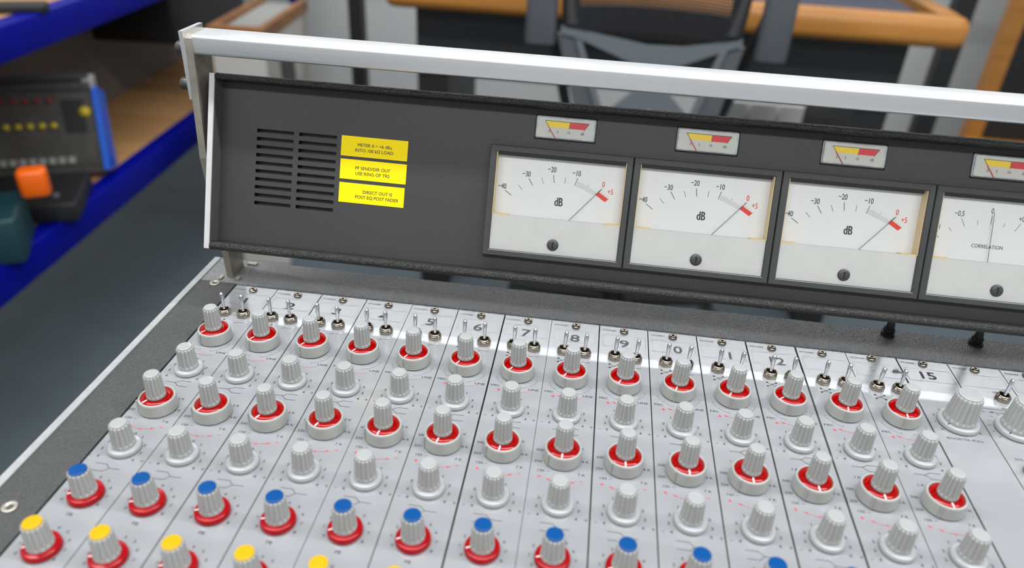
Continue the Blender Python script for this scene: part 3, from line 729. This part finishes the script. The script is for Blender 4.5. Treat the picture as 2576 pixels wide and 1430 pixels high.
part('lamp_button', MB().lathe([(12, 0), (11, 5), (.1, 7)], 20, X=Matrix.Translation((-34, -4, 140)) @ Matrix.Rotation(PI / 2, 4, 'X')), 'knobyellow', om, RM, 'yellow round button')
for i in range(6):
    part('knob', MB().lathe([(7, 0), (6, 9), (.1, 10)], 16, X=Matrix.Translation((-222 + 24 * i, -3, 112)) @ Matrix.Rotation(PI / 2, 4, 'X')), 'knobyellow', om, RM, 'dull yellow knob')
    part('knob', MB().lathe([(6, 0), (5, 9), (.1, 10)], 16, X=Matrix.Translation((-222 + 24 * i, -3, 168)) @ Matrix.Rotation(PI / 2, 4, 'X')), 'knobred', om, RM, 'dull red knob')
for i in range(8):
    part('key', MB().box(-225 + 20 * i, -212 + 20 * i, -10, -3, 26, 40), 'dullwhite', om, RM, 'pale push key')
# black case below / in front of it
CM = Matrix.Translation((-.880, 1.000, -.4835)) @ Matrix.Rotation(math.radians(24), 4, 'Z')
cs = thing('equipment_case', 'black equipment case in front of the old mixer on the lower bench shelf', 'case', CM)
part('case_body', MB().rbox(-200, 5, -105, 75, 0, 40, 6), 'black', cs, CM)
part('latch', MB().lathe([(9, 0), (8, 6), (.1, 7)], 16, X=Matrix.Translation((-40, -60, 40))), 'darkgrey', cs, CM)
TM = Matrix.Translation((-.893, .775, -.4835)) @ Matrix.Rotation(math.radians(30), 4, 'Z')
tb = thing('tool_case', 'dark teal plastic tool case on the lower bench shelf', 'tool case', TM)
part('case_body', MB().rbox(-150, 40, -80, 62, 0, 91, 10), 'teal', tb, TM)
OM = Matrix.Translation((-.848, .832, -.392)) @ Matrix.Rotation(math.radians(30), 4, 'Z')
lp = thing('orange_cap', 'bright orange plastic cap on top of the teal tool case', 'cap', OM)
part('cap_body', MB().rbox(-26, 26, -20, 20, 0, 54, 12), 'orange', lp, OM)
# ------------------------------------------------------------------ crate and flight case behind the bench end
KM = T(-650, 1500, FLOOR, math.radians(5))
cr = thing('white_cabinet', 'pale cabinet with brown wooden top rim behind the left end of the console', 'cabinet', KM)
part('carcass', MB().box(-140, 0, 0, 400, 0, 668), 'carcass', cr, KM)
part('wooden_rim', MB().box(-144, 4, -6, 20, 668, 700).box(-16, 4, 20, 408, 668, 700).box(-144, -122, 20, 408, 668, 700), 'rimwood', cr, KM, 'brown wooden rim')
part('tray_insert', MB().box(-122, -16, 20, 400, 668, 686), 'dullwhite', cr, KM)
part('door_gap', MB().box(0, 2.5, 110, 230, 60, 600), 'darkgrey', cr, KM)
# ------------------------------------------------------------------ desk
DM = T(360, 1400, FLOOR)
dk = thing('studio_desk', 'black desk with thick light oak rim behind the office chair', 'desk', DM)
W0 = I4
def bull(x0, x1, yc, zc, r0, r1):
    pass
P = rrect(1398, 1466, -104, -36, 26, 6); n = len(P); b = MB(); xs_ = [(-291, .82), (-285, .95), (-270, 1), (990, 1), (1006, .93), (1013, .75)]
vs = []
for x, sc_ in xs_:
    for p in P: vs.append((x, 1432 + (p[0] - 1432) * sc_, -70 + (p[1] + 70) * sc_))
b.add(vs, [(i * n + k, i * n + (k + 1) % n, (i + 1) * n + (k + 1) % n, (i + 1) * n + k) for i in range(len(xs_) - 1) for k in range(n)], 0, True)
b.add(vs[:n], [tuple(range(n))]); b.add(vs[-n:], [tuple(range(n))[::-1]])
part('front_rim', b, 'oak', dk, W0, 'thick rounded light oak rim')
part('side_rim', MB().box(962, 1008, 1460, 1960, -96, -38), 'oak', dk, W0); part('side_rim', MB().box(-290, -240, 1460, 1960, -96, -38), 'oak', dk, W0)
part('desk_top', MB().box(-240, 962, 1462, 1960, -92, -62), 'darkgrey', dk, W0)
part('modesty_panel', MB().box(-236, 925, 1470, 1490, -272, -92), 'black', dk, W0)
for x in (-236, 845): part('leg', MB().box(x, x + 80, 1475, 1900, FLOOR, -92), 'black', dk, W0)
single('navy_keyboard', MB().rbox(-180, 180, -60, 90, 0, 22, 8), 'navy', T(740, 1540, -61), 'dark navy keyboard unit lying on the desk behind the chair', 'keyboard')
for x, wd, lab in ((640, 82, 'white storage box under the desk, leftmost of three'), (730, 88, 'white storage box under the desk, middle of three'), (826, 214, 'wide white storage box under the desk, rightmost of three')):
    single('storage_box', MB().rbox(0, wd, 0, 260, 0, 440, 5), 'boxwhite', T(x, 2110, FLOOR), lab, 'storage box', 'white storage boxes under the desk')
# steel frame posts
PM = T(300, 2010, FLOOR)
fr = thing('steel_frame', 'tall black steel frame standing behind the desk', 'steel frame', PM)
for x, wd in ((-587, 44), (1215, 56)): part('post', MB().box(x, x + wd, 2000, 2045, FLOOR, 900), 'black', fr, I4, 'black square post')
part('crossbar', MB().box(-587, 1271, 2000, 2045, 860, 900), 'black', fr, I4); part('crossbar', MB().box(-543, 1215, 2003, 2042, 300, 330), 'black', fr, I4)
# right cabinet
QM = T(1800, 2320, FLOOR)
rc = thing('partition_screen', 'black partition screen with an orange oak edge post at the right edge', 'partition', QM)
part('edge_post', MB().box(1512, 1565, 2300, 2345, FLOOR, 350), 'oak', rc, I4, 'orange oak edge post')
part('rail', MB().box(1512, 2400, 2180, 2300, -610, -570), 'oak', rc, I4)
part('screen_panel', MB().box(1565, 2400, 2305, 2343, FLOOR, 350), 'black', rc, I4)
# ------------------------------------------------------------------ office chair (at y about 1.0)
CHM = T(320, 1180, FLOOR)
ch = thing('office_chair', 'dark grey mesh backed office chair with raised armrests behind the console', 'chair', CHM)
for x0 in (82, 492):
    part('armrest', MB().rbox(x0, x0 + 56, 985, 1015, -66, 215, 12), 'chairgrey', ch, I4, 'raised grey armrest pad')
    part('arm_bracket', MB().box(x0 + 14, x0 + 40, 1012, 1060, 120, 200) .tube([(x0 + 27, 1050, 170), (x0 + 27, 1060, 20), (320 + (x0 - 287) * .55, 1150, -400)], 11), 'black', ch, I4)
# back frame
b = MB(); b.tube([(163, 1012, -30), (156, 1030, 60), (160, 1045, 200), (172, 1050, 390)], [17, 16, 15, 12], 12); b.tube([(452, 1012, -30), (462, 1030, 60), (456, 1045, 200), (444, 1050, 390)], [17, 16, 15, 12], 12)
b.tube([(172, 1050, 390), (240, 1058, 402), (308, 1060, 405), (376, 1058, 402), (444, 1050, 390)], 12, 12)
part('back_frame', b, 'black', ch, I4)
b = MB()
for i in range(64):
    x = 172 + 272 * i / 63.0; sag = 40 * ((x - 308) / 136) ** 2
    b.add([(x - 1.15, 1052 - sag * .6, 392), (x + 1.15, 1052 - sag * .6, 392), (x + 1.15, 1020 + 20 - sag, -40), (x - 1.15, 1040 - sag, -40)], [(0, 1, 2, 3)])
for i in range(84):
    z = -38 + 430 * i / 83.0; pts = []
    for j in range(9):
        x = 172 + 272 * j / 8.0; sag = 40 * ((x - 308) / 136) ** 2; pts.append((x, 1040 + 12 * i / 83.0 - sag * (1 - .4 * i / 83.0), z))
    for a, c in zip(pts, pts[1:]): b.add([(a[0], a[1], z - 1.0), (c[0], c[1], z - 1.0), (c[0], c[1], z + 1.0), (a[0], a[1], z + 1.0)], [(0, 1, 2, 3)])
part('mesh_back', b, 'black', ch, I4, 'black see-through mesh')
pts = []
for j in range(17):
    x = 166 + 284 * j / 16.0; sag = 40 * ((x - 308) / 142) ** 2; pts.append((x, 1046 - sag))
b = MB(); n = len(pts)
vs = [(x, y, -52) for x, y in pts] + [(x, y, 4) for x, y in pts] + [(x, y + 8, -52) for x, y in pts] + [(x, y + 8, 4) for x, y in pts]
fs = []
for j in range(n - 1): fs += [(j, j + 1, n + j + 1, n + j), (2 * n + j + 1, 2 * n + j, 3 * n + j, 3 * n + j + 1), (n + j, n + j + 1, 3 * n + j + 1, 3 * n + j), (j + 1, j, 2 * n + j, 2 * n + j + 1)]
fs += [(0, n, 3 * n, 2 * n), (n - 1, 3 * n - 1, 4 * n - 1, 2 * n - 1)]
b.add(vs, fs); part('lower_back_pad', b, 'black', ch, I4)
# lower curved band
up = [(146, -30), (190, -39), (240, -46), (305, -55), (370, -53), (420, -44), (468, -30)]; dn = [(468, -42), (420, -62), (370, -84), (330, -92), (290, -90), (240, -72), (190, -54), (146, -42)]
b = MB().prism([(x, z) for x, z in up + dn], 'y', 1000, 1016); part('lumbar_band', b, 'chairlight', ch, I4, 'grey curved lower back band')
b = MB(); b.prism([(140, -45), (178, -52), (240, -205), (262, -300), (225, -300), (190, -205)], 'y', 1004, 1022); b.prism([(474, -45), (440, -52), (398, -205), (372, -300), (410, -300), (446, -205)], 'y', 1004, 1022)
part('frame_plate', b, 'chairgrey', ch, I4)
b = MB(); b.prism([(174, -52), (186, -54), (246, -205), (234, -205)], 'y', 998, 1006); b.prism([(444, -52), (432, -54), (390, -205), (402, -205)], 'y', 998, 1006)
b.prism([(300, -128), (345, -128), (432, -215), (440, -260), (418, -262), (322, -168), (232, -262), (205, -260), (225, -200)], 'y', 996, 1012)
part('back_strut', b, 'chairlight', ch, I4, 'grey angled strut')
part('spine', MB().prism([(1010, -270), (1030, -250), (1060, -380), (1200, -480), (1200, -500), (1040, -440)], 'x', 290, 360), 'black', ch, I4)
part('seat', MB().rbox(90, 550, 1080, 1540, -470, -400, 40), 'black', ch, I4, 'black padded seat')
part('gas_column', MB().lathe([(30, -760), (30, -560), (20, -560), (20, -470)], 24, X=Matrix.Translation((320, 1300, 0))), 'black', ch, I4)
for i in range(5):
    a = math.radians(72 * i + 20); c, s_ = math.cos(a), math.sin(a)
    part('base_arm', MB().tube([(320 + 20 * c, 1300 + 20 * s_, -770), (320 + 290 * c, 1300 + 290 * s_, -810)], [24, 14], 10), 'black', ch, I4)
    X = Matrix.Translation((320 + 290 * c, 1300 + 290 * s_, -868)) @ Matrix.Rotation(a, 4, 'Z') @ Matrix.Rotation(PI / 2, 4, 'X')
    part('castor', MB().lathe([(20, -24), (31, -20), (31, 20), (20, 24)], 20, X=X), 'black', ch, I4)
